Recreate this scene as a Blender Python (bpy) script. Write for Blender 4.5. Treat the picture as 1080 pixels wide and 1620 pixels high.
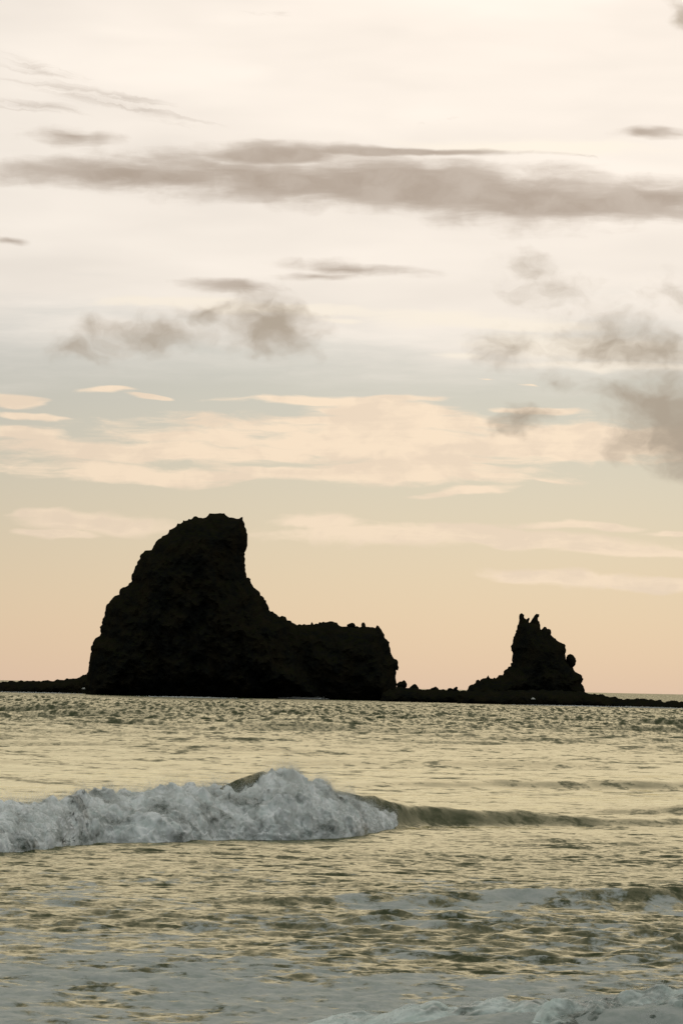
import bpy, math, random
import numpy as np
from mathutils import Matrix, Vector, geometry

# ------------------------------------------------------------------ camera
scene = bpy.context.scene
for o in list(bpy.data.objects):
    bpy.data.objects.remove(o)
RW, RH = 682, 1024
scene.render.resolution_x, scene.render.resolution_y = RW, RH
CAM_H = 3.0                      # eye height above the sea
KD = 2.2                         # long lens: distances grow with the focal length
FPX = 3150.0 * KD                # focal length in pixels of the 1080 x 1620 picture (154 mm)
OCX, OCY = 540.0, 1087.0         # where the level view direction meets the picture
ROLL = math.radians(1.2)
cr, sr = math.cos(ROLL), math.sin(ROLL)
cam_d = bpy.data.cameras.new('camera')
cam = bpy.data.objects.new('camera', cam_d)
scene.collection.objects.link(cam)
cam_d.sensor_fit = 'VERTICAL'
cam_d.sensor_height = 36.0
cam_d.sensor_width = 24.0
cam_d.lens = 36.0 * FPX / 1620.0
cam_d.shift_y = (OCY - 810.0) / 1620.0
cam_d.clip_start = 0.5
cam_d.clip_end = 60000.0
cam.matrix_world = Matrix(((cr, -sr, 0, 0), (0, 0, -1, 0), (sr, cr, 0, CAM_H), (0, 0, 0, 1)))
scene.camera = cam

# ------------------------------------------------------------------ light
SUN_EL, SUN_AZ = math.radians(15.0), math.radians(3.0)     # ahead of the camera, a little to the right, above the frame
scene.view_settings.view_transform = 'Standard'
scene.view_settings.look = 'None'
scene.view_settings.exposure = 0.0
scene.view_settings.gamma = 1.0
scene.view_settings.use_curve_mapping = False
scene.render.engine = 'CYCLES'
scene.cycles.max_bounces = 4
scene.cycles.diffuse_bounces = 2
scene.cycles.caustics_reflective = False
scene.cycles.caustics_refractive = False

sun_d = bpy.data.lights.new('sun', 'SUN')
sun_d.energy = 0.5
sun_d.angle = math.radians(150.0)         # spread out by the cloud veil
sun_d.color = (1.0, 0.86, 0.66)
sun = bpy.data.objects.new('sun', sun_d)
scene.collection.objects.link(sun)
sdir = Vector((math.sin(SUN_AZ) * math.cos(SUN_EL), math.cos(SUN_AZ) * math.cos(SUN_EL), math.sin(SUN_EL)))
sun.rotation_euler = sdir.to_track_quat('Z', 'Y').to_euler()


SKY = 0.05


class NT:
    """small helper to write node trees as expressions"""
    def __init__(s, tree):
        s.t = tree

    def n(s, typ, **kw):
        nd = s.t.nodes.new(typ)
        for k, v in kw.items():
            setattr(nd, k, v)
        return nd

    def put(s, sock, v):
        if isinstance(v, bpy.types.NodeSocket):
            s.t.links.new(v, sock)
        elif v is not None:
            sock.default_value = v

    def m(s, op, a, b=None, c=None, clamp=False):
        nd = s.n('ShaderNodeMath', operation=op, use_clamp=clamp)
        for i, v in enumerate((a, b, c)):
            s.put(nd.inputs[i], v)
        return nd.outputs[0]

    def vm(s, op, a, b=None, out=0):
        nd = s.n('ShaderNodeVectorMath', operation=op)
        s.put(nd.inputs[0], a)
        if op == 'SCALE':
            s.put(nd.inputs['Scale'], b)
        elif b is not None:
            s.put(nd.inputs[1], b)
        return nd.outputs[out]

    def xyz(s, x, y, z):
        nd = s.n('ShaderNodeCombineXYZ')
        for i, v in enumerate((x, y, z)):
            s.put(nd.inputs[i], v)
        return nd.outputs[0]

    def smooth(s, v, a, b, lo=0.0, hi=1.0):
        nd = s.n('ShaderNodeMapRange', interpolation_type='SMOOTHSTEP')
        s.put(nd.inputs['Value'], v)
        s.put(nd.inputs['From Min'], a)
        s.put(nd.inputs['From Max'], b)
        s.put(nd.inputs['To Min'], lo)
        s.put(nd.inputs['To Max'], hi)
        return nd.outputs[0]

    def noise(s, vec, scale=1.0, detail=4.0, rough=0.55, dist=0.0, out=0):
        nd = s.n('ShaderNodeTexNoise')
        s.put(nd.inputs['Vector'], vec)
        nd.inputs['Scale'].default_value = scale
        nd.inputs['Detail'].default_value = detail
        nd.inputs['Roughness'].default_value = rough
        nd.inputs['Distortion'].default_value = dist
        return nd.outputs[out]

    def mix(s, f, a, b):
        nd = s.n('ShaderNodeMix', data_type='RGBA')
        s.put(nd.inputs[0], f)
        for sock, v in ((nd.inputs[6], a), (nd.inputs[7], b)):
            if isinstance(v, tuple) and len(v) == 3:
                v = v + (1.0,)
            s.put(sock, v)
        return nd.outputs[2]


def sky_pt(px, py):
    """direction of a cloud seen at a picture point, as azimuth and tan(elevation) in thousandths of FPX"""
    a, b = px - OCX, py - OCY
    x, z = a * cr + b * sr, a * sr - b * cr
    return math.atan2(x, FPX) * FPX / 1000.0, z / math.hypot(FPX, x) * FPX / 1000.0


world = bpy.data.worlds.new('World')
scene.world = world
world.use_nodes = True
wt = world.node_tree
wt.nodes.clear()
W = NT(wt)
tc = W.n('ShaderNodeTexCoord').outputs['Generated']
sep = W.n('ShaderNodeSeparateXYZ')
W.put(sep.inputs[0], tc)
dx, dy, dz = sep.outputs
rho = W.m('MAXIMUM', W.m('SQRT', W.m('ADD', W.m('MULTIPLY', dx, dx), W.m('MULTIPLY', dy, dy))), 0.02)
u = W.m('MULTIPLY', W.m('ARCTAN2', dx, dy), FPX / 1000.0)
v = W.m('MULTIPLY', W.m('MAXIMUM', W.m('DIVIDE', dz, rho), 0.0), FPX / 1000.0)
v = W.m('MINIMUM', v, 20.0)
uv = W.xyz(u, v, 0.0)

sky = W.n('ShaderNodeTexSky', sky_type='NISHITA')
sky.sun_disc = False
sky.sun_elevation = SUN_EL
sky.sun_rotation = SUN_AZ
sky.air_density = 1.0
sky.dust_density = 0.6
sky.ozone_density = 1.0
air = W.vm('MULTIPLY', sky.outputs[0], (0.318, 0.420, 0.66))

# angle to the sun: cloud and veil are brightest around it (forward scattering)
sun_cos = W.vm('DOT_PRODUCT', tc, tuple(sdir), out=1)
sun_ang = W.m('ARCCOSINE', W.m('MINIMUM', W.m('MAXIMUM', sun_cos, -1.0), 1.0))
glow = W.m('POWER', 2.718, W.m('MULTIPLY', sun_ang, -2.6))          # 1 at the sun, fading to the back

# noises, all fixed to directions
warp = W.vm('SUBTRACT', W.noise(W.vm('MULTIPLY', uv, (5.0, 16.0, 1.0)), 1.0, 3.0, 0.55, out=1), (0.5, 0.5, 0.5))
uvw = W.vm('ADD', uv, W.vm('MULTIPLY', warp, (0.16, 0.035, 0.0)))
puff = W.vm('SUBTRACT', W.noise(W.vm('MULTIPLY', uv, (11.0, 15.0, 1.0)), 1.0, 3.0, 0.6, out=1), (0.5, 0.5, 0.5))
uvp = W.vm('ADD', uv, W.vm('MULTIPLY', puff, (0.10, 0.075, 0.0)))
n_str = W.noise(W.vm('MULTIPLY', uvw, (3.0, 22.0, 1.0)), 1.0, 5.0, 0.6)        # long streaks
n_fine = W.noise(W.vm('MULTIPLY', uvw, (9.0, 55.0, 1.0)), 1.0, 4.0, 0.62)
n_puff = W.noise(W.vm('MULTIPLY', uvp, (13.0, 18.0, 1.0)), 1.0, 6.0, 0.54)
# hair-thin streaks that fall to the right
n_hair = W.noise(W.vm('MULTIPLY', W.xyz(u, W.m('ADD', W.m('MULTIPLY_ADD', u, 0.16, v), W.m('MULTIPLY', n_puff, 0.04)), 0.0), (2.6, 75.0, 1.0)), 1.0, 4.0, 0.6)
n_big = W.noise(W.vm('MULTIPLY', uv, (0.9, 2.6, 1.0)), 1.0, 3.0, 0.55)
# the same kind of sky goes on at the sides and behind
side = W.smooth(W.m('ABSOLUTE', u), 0.62, 1.3)
gen = W.m('SUBTRACT', W.noise(W.vm('MULTIPLY', uvw, (1.1, 5.5, 1.0)), 1.0, 4.0, 0.58), 0.56)


def field(coords, items):
    """greatest of a set of soft ellipses: (px, py, half width, half height, tilt down to the right in degrees)"""
    best, vec = None, coords
    sp = W.n('ShaderNodeSeparateXYZ')
    W.put(sp.inputs[0], coords)
    for px, py, rx, ry, *rest in items:
        tilt = rest[0] if rest else 0.0
        top = rest[1] if len(rest) > 1 else 1.0
        cu, cv = sky_pt(px, py)
        # the angle only shears: v is measured from a line that falls to the right
        sh = math.tan(math.radians(tilt) - ROLL)
        if abs(sh) > 0.03:
            vec = W.xyz(sp.outputs[0], W.m('MULTIPLY_ADD', sp.outputs[0], sh, sp.outputs[1]), 0.0 if best is None else best)
            cv = cv + sh * cu
        nd = W.n('ShaderNodeVectorMath', operation='MULTIPLY_ADD')
        W.put(nd.inputs[0], vec)
        nd.inputs[1].default_value = (1000.0 / rx, 1000.0 / ry, 1e-7)
        nd.inputs[2].default_value = (-cu * 1000.0 / rx, -cv * 1000.0 / ry, 0.0)
        f = W.m('SUBTRACT', top, W.vm('LENGTH', nd.outputs[0], out=1))
        best = f if best is None else W.m('MAXIMUM', best, f)
        vec = W.xyz(sp.outputs[0], sp.outputs[1], best)      # evaluated one after another, the running value rides along as z
    return best


def ctr(n, k):
    return W.m('MULTIPLY', W.m('SUBTRACT', n, 0.5), k)


def cloud_mask(fld, terms, lo, hi):
    f = fld
    for t in terms:
        f = W.m('ADD', f, t)
    return W.smooth(f, lo, hi)


CREAM = [(560, 700, 520, 46), (300, 716, 330, 26), (880, 700, 330, 46), (190, 748, 300, 20), (620, 750, 360, 22),
         (520, 634, 215, 12), (610, 650, 150, 20), (640, 670, 260, 18), (30, 640, 60, 16, 8), (50, 661, 80, 7, 3),
         (50, 687, 110, 15), (175, 619, 62, 8, -2), (217, 630, 36, 6), (290, 663, 26, 5, 0, 0.6), (740, 777, 120, 9, -3, 0.85),
         (865, 762, 50, 6, 0, 0.7), (840, 650, 90, 9, 0, 0.9), (760, 600, 30, 5, 0, 0.55), (815, 607, 36, 5, 5, 0.55)]
WISP = [(470, 489, 330, 13, 1), (780, 512, 260, 22, 4), (920, 548, 290, 27, 3), (730, 564, 60, 8, 1), (980, 577, 210, 11),
        (560, 505, 60, 6), (840, 232, 260, 20, 2), (300, 480, 170, 10, -2)]
LOWC = [(160, 828, 160, 20, 3), (70, 812, 75, 10), (90, 845, 90, 8), (500, 830, 110, 18, 3), (580, 846, 220, 22, 1), (810, 850, 330, 18, 4),
        (920, 830, 110, 7, 1), (1010, 871, 170, 11, 2), (900, 915, 200, 15, 4), (1040, 927, 130, 14, 2), (1040, 841, 40, 6)]
BAND = [(250, 280, 360, 28, 2), (430, 284, 280, 46, 4), (640, 294, 360, 52, 4), (830, 312, 340, 54, 4), (1010, 318, 200, 44, 0),
        (640, 240, 280, 10, 0, 0.9), (440, 248, 130, 24, -2), (110, 216, 190, 34, 0, 0.45),
        (370, 449, 95, 17, 3, 0.8), (560, 425, 180, 18, 5, 0.7), (500, 432, 120, 16, 2, 0.7), (1045, 213, 130, 14, 3, 0.6), (30, 380, 60, 10, 0, 0.6)]
HAIR = [(205, 168, 150, 22, 13), (110, 145, 190, 34, 11, 0.8), (80, 112, 130, 22, 12, 0.7), (60, 168, 170, 20, 3, 0.7), (700, 190, 60, 8, -8, 0.5), (900, 247, 120, 9, 2, 0.6),
        (430, 18, 60, 10, 8, 0.5)]
TUFT = [(425, 517, 95, 60, 0, 1.1), (412, 490, 46, 34), (230, 530, 140, 52, 0, 0.95), (330, 503, 100, 28, 0, 0.85), (135, 555, 85, 40, 0, 0.7), (962, 535, 120, 46), (800, 550, 80, 42, 0, 0.9),
        (885, 458, 150, 50, 5, 0.75), (835, 425, 70, 44, 0, 0.7), (1058, 648, 105, 66, 0, 1.25), (985, 628, 72, 32, 0, 1.05), (1092, 690, 105, 58, 0, 1.4),
        (822, 662, 58, 34, 0, 0.9), (885, 606, 75, 48, 0, 0.6), (1015, 558, 190, 44, 0, 0.85), (1060, 470, 120, 60, 0, 0.6), (1078, 20, 80, 48, 40, 0.9)]

m_cream = cloud_mask(W.m('MAXIMUM', field(uvw, CREAM), W.m('ADD', W.m('MULTIPLY', W.m('MULTIPLY', gen, 4.0), side), W.m('SUBTRACT', W.m('MULTIPLY', side, 2.0), 2.0))),
                     (ctr(n_str, 1.6), ctr(n_fine, 1.1)), 0.05, 0.5)
m_wisp = cloud_mask(field(uvw, WISP), (ctr(n_str, 1.4), ctr(n_fine, 0.8)), 0.0, 0.8)
m_low = cloud_mask(field(uvw, LOWC), (ctr(n_str, 1.5), ctr(n_puff, 1.3)), -0.05, 0.5)
m_band = cloud_mask(field(uvw, BAND), (ctr(n_str, 1.1), ctr(n_fine, 0.4), ctr(n_puff, 0.8)), -0.12, 0.66)
m_tuft = cloud_mask(field(uvp, TUFT), (ctr(n_puff, 1.6), ctr(n_str, 0.5)), -0.05, 1.15)
m_hair = cloud_mask(field(uvw, HAIR), (ctr(n_hair, 3.2),), 0.1, 1.3)

# low warm haze, high bright veil
m_haze = W.m('POWER', 2.718, W.m('MULTIPLY', v, -3.8))
m_veil = W.smooth(W.m('ADD', v, W.m('ADD', ctr(n_big, 0.34), ctr(n_str, 0.16))), 0.44, 0.63)


def lum(col, base, gain):
    """cloud colour times a brightness that grows towards the sun"""
    return W.vm('SCALE', tuple(col), W.m('MULTIPLY_ADD', glow, gain, base))


K = 1.0 / SKY      # the Background strength is SKY
c = W.mix(W.m('MULTIPLY', m_haze, 0.90), air, lum((0.93 * K, 0.675 * K, 0.505 * K), 0.52, 0.51))
veil_shade = W.m('MULTIPLY_ADD', ctr(W.noise(W.vm('MULTIPLY', uvw, (1.6, 7.0, 1.0)), 1.0, 3.0, 0.55), 1.0), 0.42, 1.0)
# warm where the sun shines through, cool and dimmer away from it
veil_col = W.vm('SCALE', W.vm('ADD', W.vm('SCALE', (1.225 * K, 1.065 * K, 0.915 * K), glow),
                              W.vm('SCALE', (0.47 * K, 0.50 * K, 0.49 * K), W.m('SUBTRACT', 1.0, glow))), veil_shade)
c = W.mix(W.m('MULTIPLY', m_veil, 0.94), c, veil_col)
cream_col = W.mix(W.smooth(W.m('ADD', n_puff, ctr(n_str, 1.2)), 0.38, 0.68, 0.0, 0.75), lum((0.99 * K, 0.80 * K, 0.60 * K), 0.42, 0.95), lum((0.86 * K, 0.70 * K, 0.54 * K), 0.42, 0.91))
c = W.mix(W.m('MULTIPLY', m_low, 0.85), c, cream_col)
c = W.mix(W.m('MULTIPLY', m_cream, 0.95), c, cream_col)
c = W.mix(W.m('MULTIPLY', m_wisp, 0.85), c, lum((1.0 * K, 0.90 * K, 0.76 * K), 0.42, 0.87))
c = W.mix(W.m('MULTIPLY', m_band, W.smooth(n_puff, 0.25, 0.75, 0.95, 0.72)), c, lum((0.50 * K, 0.405 * K, 0.325 * K), 0.33, 0.80))
c = W.mix(W.m('MULTIPLY', m_hair, 0.6), c, lum((0.60 * K, 0.51 * K, 0.43 * K), 0.33, 0.80))
c = W.mix(W.m('MULTIPLY', m_tuft, 0.9), c, lum((0.50 * K, 0.415 * K, 0.32 * K), 0.33, 0.80))
bg = W.n('ShaderNodeBackground')
W.put(bg.inputs['Color'], c)
bg.inputs['Strength'].default_value = SKY
world.cycles.sampling_method = 'NONE'      # a broad even sky needs no importance map
wo = W.n('ShaderNodeOutputWorld')
wt.links.new(bg.outputs[0], wo.inputs[0])


# ------------------------------------------------------------------ helpers
def P(px, py, Y):
    a, b = px - OCX, py - OCY
    k = Y / FPX
    return k * (a * cr + b * sr), Y, CAM_H + k * (a * sr - b * cr)


def sea_pt(px, py, z=0.0):
    """where the view through a picture point meets the sea"""
    a, b = px - OCX, py - OCY
    Y = (CAM_H - z) * FPX / (b * cr - a * sr)
    return P(px, py, Y)


rng = np.random.default_rng(7)
_perm = rng.permutation(256)
_perm = np.concatenate([_perm, _perm, _perm])
_grad = rng.normal(size=(256, 3))
_grad /= np.linalg.norm(_grad, axis=1, keepdims=True)


def perlin(x, y, z):
    x, y, z = np.broadcast_arrays(np.asarray(x, float), np.asarray(y, float), np.asarray(z, float))
    xi, yi, zi = np.floor(x).astype(int), np.floor(y).astype(int), np.floor(z).astype(int)
    xf, yf, zf = x - xi, y - yi, z - zi
    f = lambda t: t * t * t * (t * (t * 6 - 15) + 10)
    U, V, Wd = f(xf), f(yf), f(zf)
    out = 0.0
    for i in (0, 1):
        wx = U if i else 1 - U
        for j in (0, 1):
            wy = V if j else 1 - V
            for k in (0, 1):
                wz = Wd if k else 1 - Wd
                h = _perm[_perm[_perm[(xi + i) & 255] + ((yi + j) & 255)] + ((zi + k) & 255)]
                g = _grad[h]
                out = out + wx * wy * wz * (g[..., 0] * (xf - i) + g[..., 1] * (yf - j) + g[..., 2] * (zf - k))
    return out * 1.6


def fbm(x, y, z, octv=4, gain=0.5, bill=False):
    s, a, t, fq = 0.0, 1.0, 0.0, 1.0
    for o in range(octv):
        n = perlin(x * fq + 17.3 * o, y * fq - 9.1 * o, z * fq + 4.7 * o)
        if bill:
            n = np.abs(n) * 2 - 0.5
        s = s + a * n
        t += a
        a *= gain
        fq *= 2.03
    return s / t


def mesh_from(name, V, F, mat, parent=None, smooth=True, attrs=None):
    V = np.ascontiguousarray(V, dtype=np.float32)
    F = np.ascontiguousarray(F, dtype=np.int32)
    me = bpy.data.meshes.new(name)
    nf, k = F.shape
    me.vertices.add(len(V))
    me.vertices.foreach_set('co', V.ravel())
    me.loops.add(nf * k)
    me.loops.foreach_set('vertex_index', F.ravel())
    me.polygons.add(nf)
    me.polygons.foreach_set('loop_start', np.arange(0, nf * k, k, dtype=np.int32))
    me.polygons.foreach_set('use_smooth', np.full(nf, smooth, dtype=bool))
    me.update(calc_edges=True)
    me.validate()
    for nm, arr in (attrs or {}).items():
        at = me.attributes.new(nm, 'FLOAT', 'POINT')
        at.data.foreach_set('value', np.ascontiguousarray(arr, dtype=np.float32))
    me.materials.append(mat)
    o = bpy.data.objects.new(name, me)
    scene.collection.objects.link(o)
    o.parent = parent
    return o


def tag(o, label, cat, group=None, kind=None):
    o['label'] = label
    if cat:
        o['category'] = cat
    if group:
        o['group'] = group
    if kind:
        o['kind'] = kind
    return o


def empty(name, loc):
    o = bpy.data.objects.new(name, None)
    o.location = loc
    o.empty_display_size = 0.5
    scene.collection.objects.link(o)
    return o


def material(name):
    mt = bpy.data.materials.new(name)
    mt.use_nodes = True
    mt.node_tree.nodes.clear()
    N = NT(mt.node_tree)
    out = N.n('ShaderNodeOutputMaterial')
    return mt, N, out


# ------------------------------------------------------------------ materials
def foam_bsdf(N, pos, nrm=None, colour=(0.72, 0.75, 0.74)):
    d = N.n('ShaderNodeBsdfPrincipled')
    n1 = N.noise(pos, 5.0, 6.0, 0.65)
    col = N.mix(N.smooth(n1, 0.35, 0.62), tuple(c * f for c, f in zip(colour, (0.76, 0.81, 0.79))), colour)
    N.put(d.inputs['Base Color'], col)
    d.inputs['Roughness'].default_value = 0.75
    d.inputs['Specular IOR Level'].default_value = 0.25
    if nrm is not None:
        N.put(d.inputs['Normal'], nrm)
    return d.outputs[0]


def make_water():
    mt, N, out = material('sea_water')
    geo = N.n('ShaderNodeNewGeometry')
    pos, nrm = geo.outputs['Position'], geo.outputs['Normal']
    sp = N.n('ShaderNodeSeparateXYZ')
    N.put(sp.inputs[0], pos)
    Yd = sp.outputs[1]
    # ripples too fine for the mesh tilt the surface; farther out longer wave fronts do, because the mesh rows lie wider apart there
    def tilt(sx, sy, det, rough=0.62):
        return N.vm('SUBTRACT', N.noise(N.vm('MULTIPLY', pos, (sx, sy, 1.0)), 1.0, det, rough, out=1), (0.5, 0.5, 0.5))
    mid = N.smooth(Yd, 60.0, 170.0)
    far = N.smooth(Yd, 120.0, 460.0)
    near_t = N.vm('ADD', tilt(3.6, 2.6, 4.0, 0.66), N.vm('SCALE', tilt(0.9, 0.9, 3.0), 0.7))
    mid_t = N.vm('ADD', tilt(1.3, 0.75, 5.0, 0.70), N.vm('SCALE', tilt(0.35, 0.3, 3.0), 0.55))
    mixv = N.n('ShaderNodeMix', data_type='VECTOR')
    N.put(mixv.inputs[0], mid)
    N.put(mixv.inputs[4], near_t)
    N.put(mixv.inputs[5], mid_t)
    r1 = mixv.outputs[1]
    r2 = tilt(0.9, 0.16, 4.0, 0.66)
    patch = N.noise(N.vm('MULTIPLY', pos, (0.05, 0.02, 1.0)), 1.0, 3.0, 0.5)
    k1 = N.m('MULTIPLY', N.smooth(Yd, 35.0, 140.0, 1.6, 1.2), N.smooth(patch, 0.3, 0.7, 0.7, 1.3))
    k1 = N.m('MULTIPLY', k1, N.m('SUBTRACT', 1.0, N.m('MULTIPLY', far, 0.6)))
    ns = N.n('ShaderNodeSeparateXYZ')
    N.put(ns.inputs[0], nrm)
    k1 = N.m('MULTIPLY', k1, N.smooth(ns.outputs[1], -0.42, -0.15, 0.6, 1.0))      # the steep faces of swells are glassy
    k2 = N.m('MULTIPLY', far, 2.5)
    # wind waves run in from the open sea: far out only the fronts that face the beach are seen over the next crest
    t = N.vm('ADD', N.vm('MULTIPLY', r1, N.xyz(k1, k1, 0.0)), N.vm('MULTIPLY', r2, N.xyz(k2, k2, 0.0)))
    ts = N.n('ShaderNodeSeparateXYZ')
    N.put(ts.inputs[0], t)
    lean = N.m('ADD', N.smooth(Yd, 130.0, 400.0, 0.45, 1.0), N.smooth(Yd, 60.0, 130.0, 0.24, 0.0))
    front = N.m('MULTIPLY_ADD', N.m('ABSOLUTE', ts.outputs[1]), -1.5, -0.05)
    ty = N.m('ADD', N.m('MULTIPLY', ts.outputs[1], N.m('SUBTRACT', 1.0, lean)), N.m('MULTIPLY', front, lean))
    nn = N.vm('NORMALIZE', N.vm('ADD', nrm, N.xyz(ts.outputs[0], ty, 0.0)))
    # green-olive body of silty shore water under a mirror-like skin
    body = N.n('ShaderNodeBsdfDiffuse')
    body.inputs['Color'].default_value = (0.016, 0.029, 0.009, 1)
    N.put(body.inputs['Normal'], nrm)
    skin = N.n('ShaderNodeBsdfGlossy')
    skin.inputs['Color'].default_value = (0.98, 0.925, 0.67, 1)
    skin.inputs['Roughness'].default_value = 0.04
    N.put(skin.inputs['Normal'], nn)
    fr = N.n('ShaderNodeFresnel')
    fr.inputs['IOR'].default_value = 1.333
    N.put(fr.inputs['Normal'], nn)
    w = N.n('ShaderNodeMixShader')
    N.put(w.inputs[0], fr.outputs[0])
    N.put(w.inputs[1], body.outputs[0])
    N.put(w.inputs[2], skin.outputs[0])
    # foam lying on the water
    at = N.n('ShaderNodeAttribute', attribute_name='foam').outputs['Fac']
    p2 = N.vm('ADD', pos, N.vm('SCALE', N.vm('SUBTRACT', N.noise(pos, 1.3, 3.0, 0.5, out=1), (0.5, 0.5, 0.5)), 0.55))
    lace = N.n('ShaderNodeTexVoronoi', feature='DISTANCE_TO_EDGE')
    N.put(lace.inputs['Vector'], N.vm('MULTIPLY', p2, (1.0, 0.8, 0.0)))
    lace.inputs['Scale'].default_value = 2.1
    le = N.smooth(lace.outputs['Distance'], 0.0, 0.20, 1.0, 0.0)
    fn = N.noise(N.vm('MULTIPLY', p2, (1.5, 1.1, 0.0)), 1.0, 9.0, 0.74)
    val = N.m('ADD', at, N.m('ADD', N.m('MULTIPLY', N.m('SUBTRACT', fn, 0.5), 2.0), N.m('MULTIPLY', N.m('SUBTRACT', le, 0.5), 0.12)))
    val = N.m('ADD', val, N.m('MULTIPLY', N.m('SUBTRACT', N.noise(N.vm('MULTIPLY', pos, (5.0, 3.4, 0.0)), 1.0, 6.0, 0.7), 0.5), 1.1))
    fm = N.smooth(val, 0.40, 0.72, 0.0, 0.9)
    bub = N.vm('SUBTRACT', N.noise(pos, 17.0, 5.0, 0.65, out=1), (0.5, 0.5, 0.5))
    fnrm = N.vm('NORMALIZE', N.vm('ADD', nrm, N.vm('MULTIPLY', bub, (1.1, 1.1, 0.2))))
    fb = foam_bsdf(N, pos, fnrm, (0.40, 0.425, 0.40))
    mx = N.n('ShaderNodeMixShader')
    N.put(mx.inputs[0], fm)
    N.put(mx.inputs[1], w.outputs[0])
    N.put(mx.inputs[2], fb)
    N.put(out.inputs[0], mx.outputs[0])
    return mt


def make_foam(name, colour, tear):
    mt, N, out = material(name)
    geo = N.n('ShaderNodeNewGeometry')
    pos, nrm = geo.outputs['Position'], geo.outputs['Normal']
    bub = N.vm('SUBTRACT', N.noise(pos, 14.0, 6.0, 0.7, out=1), (0.5, 0.5, 0.5))
    fn = N.vm('NORMALIZE', N.vm('ADD', nrm, N.vm('SCALE', bub, 0.4)))
    fb = foam_bsdf(N, pos, fn, colour)
    tr = N.n('ShaderNodeBsdfTranslucent')
    tr.inputs[0].default_value = (0.72, 0.76, 0.70, 1)
    mx = N.n('ShaderNodeMixShader')
    mx.inputs[0].default_value = 0.10
    N.put(mx.inputs[1], fb)
    N.put(mx.inputs[2], tr.outputs[0])
    # green water shows through where the foam is torn
    w = N.n('ShaderNodeBsdfPrincipled')
    w.inputs['Base Color'].default_value = (0.045, 0.062, 0.042, 1)
    w.inputs['Roughness'].default_value = 0.25
    w.inputs['IOR'].default_value = 1.333
    N.put(w.inputs['Normal'], fn)
    torn = N.m('ADD', N.noise(N.vm('MULTIPLY', pos, (1.1, 0.7, 1.9)), 1.0, 6.0, 0.62), N.m('MULTIPLY', N.m('SUBTRACT', N.noise(pos, 9.0, 4.0, 0.6), 0.5), 0.25))
    m2 = N.n('ShaderNodeMixShader')
    N.put(m2.inputs[0], N.smooth(torn, tear, tear + 0.28))
    N.put(m2.inputs[1], w.outputs[0])
    N.put(m2.inputs[2], mx.outputs[0])
    N.put(out.inputs[0], m2.outputs[0])
    return mt


def make_rock():
    mt, N, out = material('black_volcanic_rock')
    geo = N.n('ShaderNodeNewGeometry')
    pos, nrm = geo.outputs['Position'], geo.outputs['Normal']
    n1 = N.noise(pos, 0.22, 7.0, 0.62)
    n2 = N.noise(pos, 0.9, 6.0, 0.65)
    sp = N.n('ShaderNodeSeparateXYZ')
    N.put(sp.inputs[0], nrm)
    base = N.mix(N.smooth(n1, 0.38, 0.66), (0.0085, 0.0092, 0.0080), (0.017, 0.0145, 0.0085))
    moss = N.m('MULTIPLY', N.smooth(sp.outputs[2], 0.15, 0.75), N.smooth(n2, 0.45, 0.6))
    base = N.mix(moss, base, (0.012, 0.013, 0.006))
    d = N.n('ShaderNodeBsdfPrincipled')
    N.put(d.inputs['Base Color'], base)
    d.inputs['Roughness'].default_value = 0.85
    d.inputs['Specular IOR Level'].default_value = 0.0
    bp = N.n('ShaderNodeBump')
    bp.inputs['Strength'].default_value = 0.8
    bp.inputs['Distance'].default_value = 0.6
    N.put(bp.inputs['Height'], n2)
    N.put(d.inputs['Normal'], bp.outputs[0])
    N.put(out.inputs[0], d.outputs[0])
    return mt


def make_spray():
    mt, N, out = material('spray_drops')
    d = N.n('ShaderNodeBsdfDiffuse')
    d.inputs[0].default_value = (0.88, 0.9, 0.89, 1)
    tr = N.n('ShaderNodeBsdfTranslucent')
    tr.inputs[0].default_value = (0.88, 0.9, 0.86, 1)
    mx = N.n('ShaderNodeMixShader')
    mx.inputs[0].default_value = 0.5
    N.put(mx.inputs[1], d.outputs[0])
    N.put(mx.inputs[2], tr.outputs[0])
    N.put(out.inputs[0], mx.outputs[0])
    return mt


M_WATER, M_SPRAY, M_ROCK = make_water(), make_spray(), make_rock()
M_FOAM = make_foam('white_water_foam', (0.93, 0.95, 0.94), 0.27)
M_SHORE = make_foam('green_grey_foam', (0.72, 0.79, 0.75), 0.30)

# ------------------------------------------------------------------ the sea
def ridge(x, y, pts, front, back):
    """a swell: crest line through (x, y, height) points, steep towards the beach"""
    pts = np.array(sorted(pts))
    yc = np.interp(x, pts[:, 0], pts[:, 1])
    am = np.interp(x, pts[:, 0], pts[:, 2])
    d = y - yc
    return am * np.where(d < 0, np.exp(-(d / front) ** 2), np.exp(-(d / back) ** 2))


BREAKER_RIDGE = [(-16, 31.0, 0.3), (-8.5, 36.5, 0.38), (-5.5, 38.3, 0.45), (-3.2, 40.6, 0.6), (-2.1, 41.5, 1.10), (-1.6, 42.1, 1.26), (-0.9, 42.8, 1.0), (0.4, 43.6, 0.70),
                 (1.4, 44.3, 0.50), (2.6, 45.0, 0.36), (4.2, 45.6, 0.26), (6.0, 46.0, 0.16), (9.0, 46.5, 0.06), (16, 47.0, 0.03)]
SECOND_RIDGE = [(-6, 26.0, 0.0), (-1.5, 27.4, 0.07), (0.6, 27.6, 0.15), (2.4, 28.0, 0.20), (4.2, 28.2, 0.24), (6.5, 28.5, 0.25), (12, 29.0, 0.2)]
SHORE_RIDGE = [(-9, 16.4, 0.05), (-2.6, 17.6, 0.06), (0, 17.3, 0.12), (1.2, 17.2, 0.26), (2.6, 17.2, 0.36), (5, 17.2, 0.42), (9, 17.0, 0.4)]
FAR_RIDGE = [(-2, 60.0, 0.0), (3, 61.0, 0.16), (7, 62.0, 0.24), (12, 63.0, 0.28), (20, 64, 0.2)]
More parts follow.
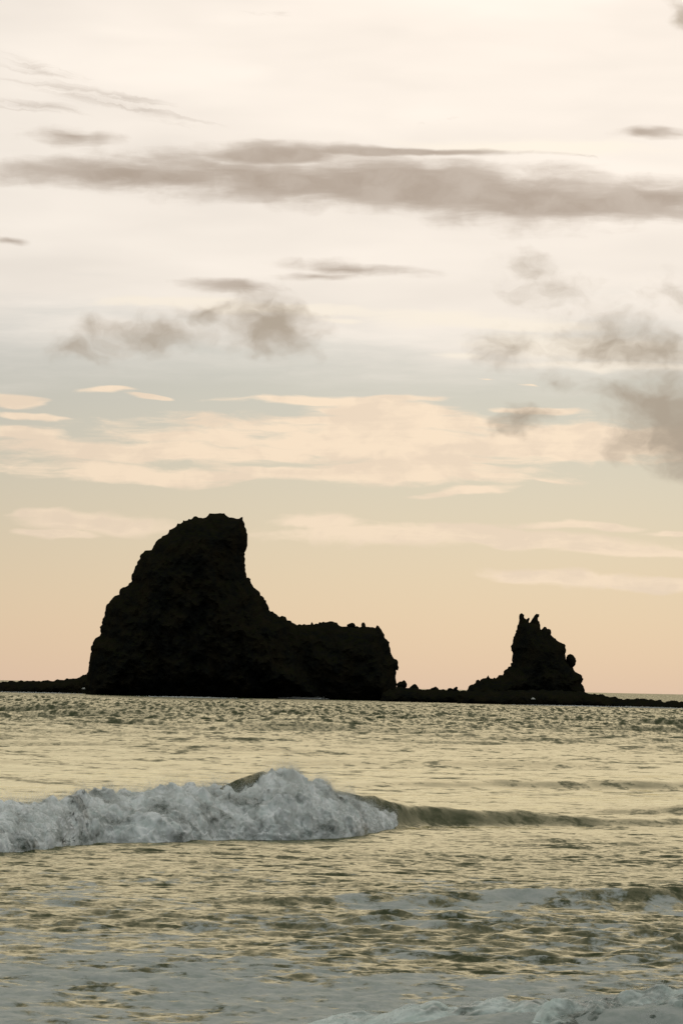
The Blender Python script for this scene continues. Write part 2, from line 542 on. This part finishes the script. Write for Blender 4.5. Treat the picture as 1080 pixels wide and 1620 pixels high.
EDGE_RIDGE = [(3, 50.0, 0.0), (6.5, 49.5, 0.10), (8.4, 49.5, 0.26), (13, 49.5, 0.3)]


BREAKER_RIDGE = [(x, (y - 3.0) * KD + 4.6, z) for x, y, z in BREAKER_RIDGE]
SECOND_RIDGE, FAR_RIDGE, EDGE_RIDGE = ([(x, y * KD, z) for x, y, z in R] for R in (SECOND_RIDGE, FAR_RIDGE, EDGE_RIDGE))
SHORE_RIDGE = [(x, y * KD - 1.8, z * 1.2) for x, y, z in SHORE_RIDGE]


def swell(x, y):
    # crests wander and swell unevenly
    y = y + 0.55 * fbm(x / 1.3, y / 4.0, 6.3, 4, 0.55)
    uneven = np.clip(1 + 0.32 * fbm(x / 1.6 + 7, y / 3.0, 8.8, 4, 0.6), 0.4, 1.6)
    z = ridge(x, y, BREAKER_RIDGE, 0.66, 5.0) * np.where(x > 0.6, uneven, 1.0)
    z = z + ridge(x, y, SECOND_RIDGE, 0.7, 4.0) * uneven
    z = z + ridge(x, y, SHORE_RIDGE, 0.8, 1.5)
    z = z + ridge(x, y, FAR_RIDGE, 1.2, 7.0) * uneven
    z = z + ridge(x, y, EDGE_RIDGE, 1.0, 5.0) * uneven
    return z


wr = np.random.default_rng(21)
WAVES = []                                  # wavelength, heading, slope, phase, offshore only
for i in range(130):
    lam = 0.34 * (2.4 / 0.34) ** wr.random()
    th = math.radians(-90 + wr.normal() * 42)
    sl = 0.042 * min(1.0, (0.5 / lam) ** 1.5)
    WAVES.append((lam, th, sl * (0.5 + wr.random()), wr.random() * 6.283, False))
for i in range(14):
    lam = 5.0 * 4.0 ** wr.random()
    WAVES.append((lam, math.radians(-90 + wr.normal() * 22), 0.006, wr.random() * 6.283, False))
for i in range(46):
    lam = 5.0 * 6.0 ** wr.random()
    WAVES.append((lam, math.radians(-90 + wr.normal() * 30), 0.030, wr.random() * 6.283, True))


def row_step(Y):
    return 0.07 * (Y / 40.0) ** 1.6


def build_sea():
    ys = [24.0]
    while ys[-1] < 1900:
        ys.append(ys[-1] + row_step(ys[-1]))
    while ys[-1] < 58000:
        ys.append(ys[-1] * 1.12)
    ys = np.array(ys)
    nc = 580
    q = np.linspace(-1, 1, nc)
    tanx = 0.096 * q + 0.06 * q ** 7
    Yg, Tg = np.meshgrid(ys, tanx, indexing='ij')
    Xg = Yg * Tg
    Xg, Yg = Xg.ravel(), Yg.ravel().copy()
    step = np.maximum(row_step(Yg), Yg * 0.096 * 2 / nc)
    step[Yg > 1900] = 1e5
    X, Y = Xg.copy(), Yg.copy()
    sw = swell(Xg, Yg)
    grp = 0.75 + 0.9 * perlin(Xg / 4.5, Yg / 9.0, 0.3)
    grp = np.clip(grp, 0.45, 1.3)
    Z = np.zeros_like(Xg)
    off = np.clip((Yg - 120) / 240, 0, 1)
    for lam, th, sl, ph, far in WAVES:
        k = 2 * math.pi / lam
        att = np.clip((lam / step - 2.2) / 2.2, 0, 1)
        if far:
            att = att * off
        idx = np.nonzero(att > 0)[0]
        cx, cy = math.cos(th), math.sin(th)
        a = att[idx] * (sl / k) * (grp[idx] if lam < 6 else 1.0)
        arg = k * (cx * Xg[idx] + cy * Yg[idx]) + ph
        Z[idx] += a * np.cos(arg)
        s = np.sin(arg) * a * 0.75
        X[idx] -= cx * s
        Y[idx] -= cy * s
    Z += sw
    # where foam lies: churned water by the beach, around the second swell, under the breakers, thin trails elsewhere
    n1 = fbm(Xg / 2.6, Yg / 3.4, 0.7, 4)
    n2 = fbm(Xg / 0.8 + 5, Yg / 1.4, 1.7, 3)
    foam = np.interp(Yg / KD, [9, 17.5, 20.0, 22, 24.5, 27, 29.5, 33, 40, 60, 90], [0.80, 0.74, 0.62, 0.50, 0.36, 0.30, 0.30, 0.14, -0.22, -0.4, -0.8])
    g2 = np.exp(-((Yg - np.interp(Xg, [-2, 6], [27.0 * KD, 27.6 * KD])) / 2.3) ** 2) * np.clip((Xg + 1.0) / 1.2, 0, 1)
    holes = np.clip(fbm(Xg / 0.75 + 3, Yg / 1.7, 5.1, 3) * 2.4, 0, 1) * np.clip((Xg - 0.8) / 1.5, 0, 1)
    foam = foam + g2 * (0.34 - 1.3 * holes)
    g1 = np.exp(-((Yg - (np.interp(Xg, [p[0] for p in BREAKER_RIDGE], [p[1] for p in BREAKER_RIDGE]) - 2.4)) / 2.4) ** 2) * np.clip((0.9 - Xg) / 0.9, 0, 1)
    foam = foam + 0.32 * g1
    foam = foam + 0.52 * n1 + 0.34 * n2 + 0.10 * (Yg < 52) * np.clip(-Xg, 0, 1)
    Z += np.clip(foam - 0.3, 0, 1) * 0.05 * (0.5 + fbm(Xg * 2.2, Yg * 2.2, 2.2, 3, bill=True)) * (Yg < 100)
    nr = len(ys)
    I = np.arange(nr * nc).reshape(nr, nc)
    F = np.stack([I[:-1, :-1].ravel(), I[:-1, 1:].ravel(), I[1:, 1:].ravel(), I[1:, :-1].ravel()], 1)
    o = mesh_from('sea', np.stack([X, Y, Z], 1), F, M_WATER, attrs={'foam': foam})
    o['kind'] = 'structure'
    return o


build_sea()

# ------------------------------------------------------------------ rocks
def roughen(poly, amp, step, seed):
    """breaks each edge of a closed outline into short uneven edges"""
    r = random.Random(seed)
    out = []
    n = len(poly)
    for i in range(n):
        (x0, z0), (x1, z1) = poly[i], poly[(i + 1) % n]
        L = math.hypot(x1 - x0, z1 - z0)
        k = max(1, int(L / step))
        nx, nz = -(z1 - z0) / max(L, 1e-6), (x1 - x0) / max(L, 1e-6)
        for j in range(k):
            t = (j + (r.uniform(-0.25, 0.25) if j else 0)) / k
            d = r.uniform(-amp, amp) if j else 0
            out.append((x0 + (x1 - x0) * t + nx * d, z0 + (z1 - z0) * t + nz * d))
    return out


def crag(name, px_outline, Y, thick, grid, parent, seed, round_by, amp=0.42, step=1.0, low_gain=0.0, foot=None):
    """rock body whose outline, seen from the beach, follows the given points, with real depth front and back"""
    poly = [(P(px, py, Y)[0], P(px, py, Y)[2]) for px, py in px_outline]
    poly = roughen(roughen(poly, amp, step, seed), amp * 0.45, step * 0.45, seed + 500)
    A = np.array(poly)
    B = np.roll(A, -1, axis=0)
    r = np.random.default_rng(seed)
    x0, z0 = A.min(0)
    x1, z1 = A.max(0)
    gx, gz = np.meshgrid(np.arange(x0, x1, grid), np.arange(z0, z1, grid))
    G = np.stack([gx.ravel(), gz.ravel()], 1) + r.uniform(-0.36, 0.36, (gx.size, 2)) * grid

    def dist(Q):
        out = np.empty(len(Q))
        D = B - A
        L2 = (D ** 2).sum(1) + 1e-12
        for s in range(0, len(Q), 4000):
            q = Q[s:s + 4000, None, :]
            t = np.clip(((q - A) * D).sum(2) / L2, 0, 1)
            out[s:s + 4000] = np.sqrt(((q - (A + t[..., None] * D)) ** 2).sum(2)).min(1)
        return out
    inside = np.zeros(len(G), bool)
    for (ax, az), (bx, bz) in zip(A, B):
        if az != bz:
            cond = ((az > G[:, 1]) != (bz > G[:, 1])) & (G[:, 0] < (bx - ax) * (G[:, 1] - az) / (bz - az) + ax)
            inside ^= cond
    G = G[inside]
    d = dist(G)
    G = G[d > grid * 0.45]
    nA = len(A)
    pts = [Vector(p) for p in np.concatenate([A, G])]
    vo, _, fo, orig, _, _ = geometry.delaunay_2d_cdt(pts, [], [list(range(nA))], 1, 1e-5)
    V2 = np.array([tuple(p) for p in vo])
    T = np.array([f for f in fo if len(f) == 3])
    dd = dist(V2)
    dd[dd < 1e-4] = 0
    zz = V2[:, 1]
    zt = (zz - z0) / (z1 - z0)
    q = np.clip(dd / round_by, 0, 1)
    prof = np.sqrt(1 - (1 - q) ** 2)
    th = thick * (1 + low_gain * (1 - zt)) * prof
    led = fbm(V2[:, 0] / 5.0, zz / 6.5, seed * 0.37, 5, 0.6)
    led2 = fbm(V2[:, 0] / 3.0, zz / 4.5, seed * 0.91 + 3, 5, 0.6, bill=True)
    yf = Y - th * np.clip(1 + 0.30 * led + 0.10 * led2, 0.25, 2)
    led3 = fbm(V2[:, 0] / 6.0, zz / 3.6, seed * 0.53 + 9, 5, 0.6)
    yb = Y + th * np.clip(1 + 0.45 * led3, 0.25, 2)
    n = len(V2)
    edge = dd == 0
    back = np.arange(n)
    back[~edge] = n + np.arange((~edge).sum())
    Vf = np.stack([V2[:, 0], np.where(edge, Y, yf), zz], 1)
    Vb = np.stack([V2[~edge, 0], yb[~edge], zz[~edge]], 1)
    V = np.concatenate([Vf, Vb])
    # front faces look to the beach (-y)
    e1 = V2[T[:, 1]] - V2[T[:, 0]]
    e2 = V2[T[:, 2]] - V2[T[:, 0]]
    neg = (e1[:, 0] * e2[:, 1] - e1[:, 1] * e2[:, 0]) < 0
    T[neg] = T[neg][:, ::-1]
    F = np.concatenate([T, back[T][:, ::-1]])
    base = np.array(parent.location) if parent is not None else np.array(foot if foot else (0, 0, 0))
    o = mesh_from(name, V - base, F, M_ROCK, parent, smooth=False)
    if parent is None:
        o.location = base
    return o


YS = 472.0 * KD
z1 = lambda pts: [(120 + x / 2.0, 790 + y / 2.0) for x, y in pts]
# big stack, points in a 2x enlargement
left = [(18, 660), (30, 600), (36, 558), (40, 540), (45, 500), (48, 466), (58, 446), (70, 435), (80, 424), (76, 404), (84, 396), (85, 378), (90, 372), (94, 352), (99, 332), (112, 318),
        (138, 301), (140, 285), (150, 278), (166, 272), (178, 258), (177, 238), (184, 226), (188, 212), (200, 192), (206, 174), (219, 162), (240, 160), (250, 142), (262, 126),
        (290, 110), (296, 96), (322, 76), (331, 77), (340, 66), (365, 63), (374, 54), (396, 58), (412, 57), (423, 44), (440, 45), (470, 44), (480, 54), (492, 57), (528, 55)]
right = [(532, 72), (534, 86), (540, 104), (543, 118), (543, 146), (538, 162), (533, 180), (535, 196), (537, 222), (541, 248), (553, 252), (555, 266), (568, 282), (584, 304),
         (602, 320), (608, 336), (611, 350), (628, 360), (645, 372), (652, 368), (664, 372), (668, 382)]
crag_poly = z1(left + right + [(690, 420), (720, 470), (760, 540), (790, 600), (800, 660)])
shoulder = [(500, 660), (520, 500), (560, 420), (640, 400), (664, 383), (680, 384), (690, 392), (700, 398), (722, 394), (742, 396), (746, 387), (752, 396), (766, 394), (770, 388), (796, 388), (812, 386),
            (826, 390), (834, 400), (860, 401), (884, 402), (903, 403), (905, 390), (911, 389), (915, 394), (917, 403), (938, 404), (947, 407), (952, 398), (958, 401), (968, 416),
            (976, 428), (978, 440), (992, 452), (995, 478), (998, 490), (1006, 504), (1018, 512), (1018, 524), (1021, 532), (1018, 542), (1012, 540), (1011, 558), (1013, 578),
            (1016, 600), (1022, 660)]
bx_, _, _ = P(330, 1100, YS)
main = empty('sea_stack', (bx_, YS, 0))
tag(main, 'huge black sea stack shaped like a hooked fin with long low shoulder', 'sea stack', 'sea stacks')
crag('crag', crag_poly, YS, 13.0, 0.62, main, 3, 11.0, low_gain=0.8)
crag('shoulder', z1(shoulder), YS + 1.5, 12.0, 0.62, main, 5, 8.0, low_gain=0.4)

# small stack, points in a 6.75x enlargement
z2 = lambda pts: [(780 + x / 6.75, 960 + y / 6.75) for x, y in pts]
body = [(-310, 1030), (-292, 905), (-266, 852), (-232, 830), (-192, 812), (-184, 784), (-160, 776), (-146, 790), (-112, 764), (-78, 760), (-66, 744), (-56, 730), (-46, 750), (-34, 764), (-6, 766), (10, 754), (24, 764), (44, 750), (56, 730), (72, 728), (100, 728), (108, 690), (150, 660), (158, 640),
        (186, 634), (182, 604), (203, 594), (202, 480), (190, 470), (184, 420), (200, 400), (206, 360), (230, 290), (252, 220), (270, 180), (330, 150), (395, 172), (495, 180),
        (506, 245), (520, 236), (540, 212), (560, 214), (574, 236), (612, 246), (612, 296), (636, 322), (690, 368), (756, 396), (770, 412), (764, 500), (772, 560),
        (800, 600), (850, 650), (872, 694), (930, 722), (960, 770), (936, 818), (966, 868), (974, 916), (990, 1030)]
sx_, _, _ = P(860, 1112, 440.0 * KD)
small = empty('sea_stack', (sx_, 440.0 * KD, 0))
tag(small, 'smaller jagged sea stack with two horn-like tips standing on the low reef', 'sea stack', 'sea stacks')
crag('crag', z2(body), 440.0 * KD, 8.0, 0.42, small, 11, 6.0, amp=0.30, step=0.8, low_gain=0.7)
crag('spire', z2([(255, 260), (274, 150), (276, 84), (300, 66), (328, 84), (330, 122), (352, 132), (374, 116), (384, 118), (378, 158), (400, 240)]), 440.0 * KD, 2.2, 0.28, small, 12, 1.6, amp=0.08, step=0.3)
crag('spire', z2([(370, 240), (384, 172), (412, 128), (440, 90), (456, 73), (490, 80), (488, 104), (472, 118), (476, 146), (492, 160), (500, 240)]), 440.4 * KD, 2.2, 0.28, small, 13, 1.5, amp=0.08, step=0.3)


def reef(outline, Y, thick, label, seed):
    xs = [p[0] for p in outline]
    cx = sum(xs) / len(xs)
    X, _, _ = P(cx, 1105, Y)
    o = crag('reef_ledge', outline, Y, thick, 0.45, None, seed, 2.4, amp=0.26, step=0.7, foot=(X, Y, 0))
    return tag(o, label, 'reef', 'low rock ledges')


reef([(-140, 1110), (-140, 1081), (-80, 1080), (0, 1079.5), (6, 1078), (30, 1077.5), (80, 1077.2), (96, 1075.5), (107, 1073), (116, 1073.2), (128, 1070), (137, 1066.5), (160, 1062), (200, 1080), (230, 1112)],
     505.0 * KD, 14.0, 'low flat black reef running out left from the big stack', 31)
reef([(600, 1122), (605, 1096), (626, 1088), (634, 1086), (645, 1088.5), (662, 1090), (680, 1090), (690, 1089), (700, 1090), (716, 1091), (728, 1093), (738, 1093.5), (746, 1097), (752, 1122)],
     446.0 * KD, 10.0, 'low dark reef bridging the gap between the two stacks', 32)
reef([(722, 1128), (724, 1100), (735, 1094), (780, 1092), (860, 1091), (915, 1093), (926, 1095.5), (934, 1098), (946, 1099), (953, 1098.2), (956, 1101), (970, 1102), (980, 1105.5), (992, 1105), (1000, 1106), (1016, 1105), (1030, 1106),
      (1038, 1108), (1054, 1109.5), (1068, 1108.6), (1080, 1110), (1110, 1111), (1150, 1113), (1180, 1117), (1186, 1130)],
     426.0 * KD, 9.0, 'long low reef at right under the jagged stack', 33)


def boulder(outline, Y, thick, label, seed):
    cx = sum(p[0] for p in outline) / len(outline)
    by = max(p[1] for p in outline)
    o = crag('boulder', outline, Y, thick, 0.3, None, seed, thick * 0.95, amp=0.06, step=0.3, foot=P(cx, by, Y))
    return tag(o, label, 'boulder', 'boulders on the rocks')


z3 = lambda pts: [(620 + x / 6.0, 1040 + y / 6.0) for x, y in pts]
boulder(z2([(775, 600), (776, 540), (790, 514), (820, 502), (850, 516), (876, 550), (884, 580), (872, 622), (845, 650), (810, 655)]), 439.0 * KD, 2.2,
        'rounded boulder wedged on the right flank of the jagged stack', 41)
boulder(z3([(40, 300), (46, 246), (70, 228), (98, 226), (108, 214), (128, 226), (142, 256), (138, 280), (122, 300)]), 447.0 * KD, 1.8,
        'boulder leaning against the foot of the big stack', 42)
boulder(z3([(150, 312), (168, 282), (192, 262), (214, 250), (236, 266), (252, 290), (256, 312)]), 446.5 * KD, 1.8, 'pointed boulder in the gap nearest the big stack', 43)
boulder(z3([(350, 312), (370, 292), (394, 284), (412, 274), (436, 290), (446, 312)]), 446.0 * KD, 1.4, 'low flat boulder at the middle of the gap between stacks', 44)
boulder(z3([(520, 312), (532, 292), (556, 290), (576, 300), (590, 286), (612, 276), (622, 284), (618, 304), (606, 312)]), 445.0 * KD, 1.1, 'small tilted boulder on the reef nearest the jagged stack', 45)
boulder([(480 + x / 6.0, 970 + y / 6.0) for x, y in [(416, 138), (410, 112), (432, 100), (456, 90), (482, 98), (494, 118), (488, 138)]], YS, 1.3,
        'dark boulder perched on the flat top of the big shoulder', 46)

# ------------------------------------------------------------------ breaking waves
def sea_height(x, y):
    return swell(np.asarray(x, float), np.asarray(y, float))


def droplets(name, pts, size, parent, kind='stuff'):
    n = len(pts)
    r = np.random.default_rng(n)
    tet = np.array([(1, 1, 1), (1, -1, -1), (-1, 1, -1), (-1, -1, 1)], float) / 1.3
    V = np.repeat(pts[:, None, :], 4, 1) + (tet[None] + r.uniform(-0.35, 0.35, (n, 4, 3))) * size[:, None, None] * r.choice([-1, 1], (n, 1, 3))
    b = np.arange(n)[:, None] * 4
    F = np.concatenate([b + np.array(f)[None] for f in ((0, 1, 2), (0, 3, 1), (0, 2, 3), (1, 3, 2))])
    o = mesh_from(name, V.reshape(-1, 3), F, M_SPRAY, parent, smooth=True)
    o['kind'] = kind
    return o


def foam_roll(name, label, sections, ns, nt, bump, seed, n_drop, spray, drop=(0.004, 0.013), mat=None):
    """tumbling white water: sections are (x, y of the foot, depth to the crest, crest height)"""
    S = np.array(sections, float)
    s = np.linspace(0, len(S) - 1, ns)
    ii = np.arange(len(S))
    X, Y0, D, H = (np.interp(s, ii, S[:, k]) for k in range(4))
    ker = np.hanning(max(3, ns // len(S)))
    ker /= ker.sum()

    def sm(a):
        p = len(ker)
        return np.convolve(np.pad(a, p, mode='edge'), ker, 'same')[p:-p]
    Y0, D, H = sm(Y0), sm(D), sm(H)
    H = H * (1 + 0.16 * fbm(X * 1.3, 0.0, seed, 3)) + 0.02
    Y0 = Y0 + 0.40 * fbm(X * 1.1, 3.0, seed, 5, 0.6) * (D / D.max())
    t = np.linspace(0, 1, nt)
    tf = t * 1.55                                   # 0..1 front, 1..1.55 down the back
    fr = np.where(tf < 1, np.sin(np.clip(tf, 0, 1) * math.pi / 2) ** 1.05, np.cos(np.clip(tf - 1, 0, 0.55) * math.pi / 1.1) ** 1.0)
    dep = np.where(tf < 1, 1 - np.cos(tf * math.pi / 2) ** 1.0, 1 + (tf - 1) * 1.7)
    XX = np.repeat(X[:, None], nt, 1)
    YY = Y0[:, None] + D[:, None] * dep[None]
    ZZ = H[:, None] * fr[None] - 0.04
    # outward normal of the smooth roll
    dyt, dzt = np.gradient(YY, axis=1), np.gradient(ZZ, axis=1)
    L = np.hypot(dyt, dzt) + 1e-9
    ny, nz = -dzt / L, dyt / L
    b1 = fbm(XX * 1.5, YY * 1.2, ZZ * 2.2 + seed, 4, 0.5, bill=True)
    b2 = fbm(XX * 5.2, YY * 5.2, ZZ * 6.0 + seed, 3, 0.5, bill=True)
    amp = bump * np.clip(H[:, None] / H.max(), 0.15, 1) * np.minimum(1, np.minimum(t[None] * 9 + 0.25, (1 - t[None]) * 6))
    dsp = amp * (1.15 * b1 + 0.15 * b2)
    YY = YY + ny * dsp
    ZZ = ZZ + nz * dsp * 1.05
    XX = XX + 0.5 * amp * fbm(XX * 4, YY * 4, ZZ * 4 + 9, 3)
    V = np.stack([XX, YY, ZZ], 2).reshape(-1, 3)
    I = np.arange(ns * nt).reshape(ns, nt)
    F = np.stack([I[:-1, :-1].ravel(), I[1:, :-1].ravel(), I[1:, 1:].ravel(), I[:-1, 1:].ravel()], 1)
    root = empty(name, (float(X.mean()), float(Y0.mean()), 0.0))
    base = np.array(root.location)
    tag(root, label, 'wave', 'breaking waves')
    mesh_from('white_water', V - base, F, mat or M_FOAM, root)
    # flying drops and clots of foam over the roll
    r = np.random.default_rng(seed)
    w = np.repeat(np.clip(H / H.max(), 0.15, 1)[:, None], nt, 1) * np.clip(1.2 - np.abs(tf[None] - 0.75), 0.2, 1.2)
    clump = np.clip(0.35 + 1.6 * fbm(XX * 2.6, YY * 2.6, ZZ * 2.6, 3), 0.03, 2.5)
    w = (w * clump ** 1.5).ravel()
    k = r.choice(len(V), n_drop, p=w / w.sum())
    nrm = np.stack([np.zeros_like(ny), ny, nz], 2).reshape(-1, 3)[k]
    top = np.clip(fr[None] * np.ones((ns, 1)), 0, 1).ravel()[k]
    hh = np.repeat((H / H.max())[:, None], nt, 1).ravel()[k]
    e = r.exponential(1.0, n_drop) * spray * (0.35 + 0.9 * top ** 3) * (0.3 + 0.7 * hh) * np.clip(clump.ravel()[k], 0.2, 1.6)
    q = V[k] + nrm * e[:, None] * 0.55 + np.stack([np.zeros(n_drop), np.zeros(n_drop), e * 0.7], 1) + r.normal(size=(n_drop, 3)) * 0.02
    size = drop[0] + (drop[1] - drop[0]) * r.random(n_drop) ** 3
    size *= np.clip(1.25 - 0.5 * e / (spray + 1e-6), 0.45, 1.25)
    droplets('spray', q - base, size, root)
    return root


def sec(px, py_foot, py_top, depth):
    """foot where the foam meets the water in the photograph, crest that far behind it"""
    x, y, _ = sea_pt(px, py_foot)
    xt, _, zt = P(px, py_top, y + depth)
    return (x, y, depth, max(zt, 0.03))


foam_roll('breaking_wave', 'tall white foaming wave breaking across the left of the sea',
          [sec(-90, 1358, 1290, 4.0), sec(-30, 1354, 1275, 4.3), sec(30, 1350, 1270, 4.7), sec(75, 1348, 1267, 4.7), sec(130, 1336, 1256, 4.7), sec(180, 1332, 1255, 4.7), sec(230, 1334, 1258, 4.3),
           sec(290, 1332, 1240, 4.3), sec(340, 1328, 1250, 4.3), sec(385, 1326, 1250, 4.3), sec(430, 1326, 1222, 4.5), sec(455, 1326, 1224, 4.3), sec(490, 1325, 1240, 4.0), sec(530, 1324, 1257, 3.4), sec(570, 1320, 1268, 2.5),
           sec(605, 1313, 1282, 1.6), sec(640, 1308, 1290, 1.2), sec(680, 1304, 1298, 0.8)],
          620, 180, 0.32, 51, 250000, 0.16, drop=(0.0018, 0.006))
foam_roll('shore_break', 'low churning white wave along the bottom right edge',
          [sec(460, 1650, 1622, 0.5), sec(560, 1650, 1600, 0.7), sec(640, 1660, 1596, 0.8), sec(720, 1668, 1590, 0.9), sec(800, 1676, 1584, 1.0), sec(880, 1684, 1574, 1.0),
           sec(950, 1684, 1568, 1.0), sec(1020, 1684, 1566, 1.0), sec(1090, 1684, 1562, 1.0), sec(1180, 1690, 1566, 1.0), sec(1260, 1690, 1580, 0.8)],
          420, 130, 0.15, 52, 16000, 0.03, drop=(0.0015, 0.0045), mat=M_SHORE)


# surf washing along the foot of the reefs
def reef_surf():
    r = np.random.default_rng(5)
    pts, siz = [], []
    for px, py, w, h, n in ((478, 1106.0, 28, 1.6, 900), (300, 1102.5, 60, 0.7, 500), (632, 1107, 10, 1.6, 350), (716, 1110, 12, 2.0, 500), (843, 1106, 2, 1.0, 60),
                            (560, 1107.5, 40, 0.7, 400), (60, 1094, 60, 0.6, 400), (900, 1118, 70, 0.7, 500), (1020, 1121, 60, 0.8, 500), (134, 1090, 3, 1.2, 60)):
        n *= 3
        x, y, _ = sea_pt(px, max(py, 1104) if px > 250 else py)
        Yd = {True: 408.0 * KD, False: min(y, 480.0 * KD)}[px > 800]
        if px == 843:
            Yd = 414.0 * KD
        X, _, Z = P(px, py, Yd)
        k = Yd / FPX
        q = np.stack([X + r.normal(size=n) * w * k * 0.5, Yd + r.normal(size=n) * 1.2, np.abs(r.normal(size=n)) * h * k * 0.7 * (0.4 + r.random(n)) + (Z if px in (843, 134) else 0.05)], 1)
        pts.append(q)
        siz.append(0.03 + 0.08 * r.random(n) ** 2)
    o = droplets('surf', np.concatenate(pts), np.concatenate(siz), None)
    tag(o, 'thin white surf washing along the foot of the reefs', 'surf')


reef_surf()
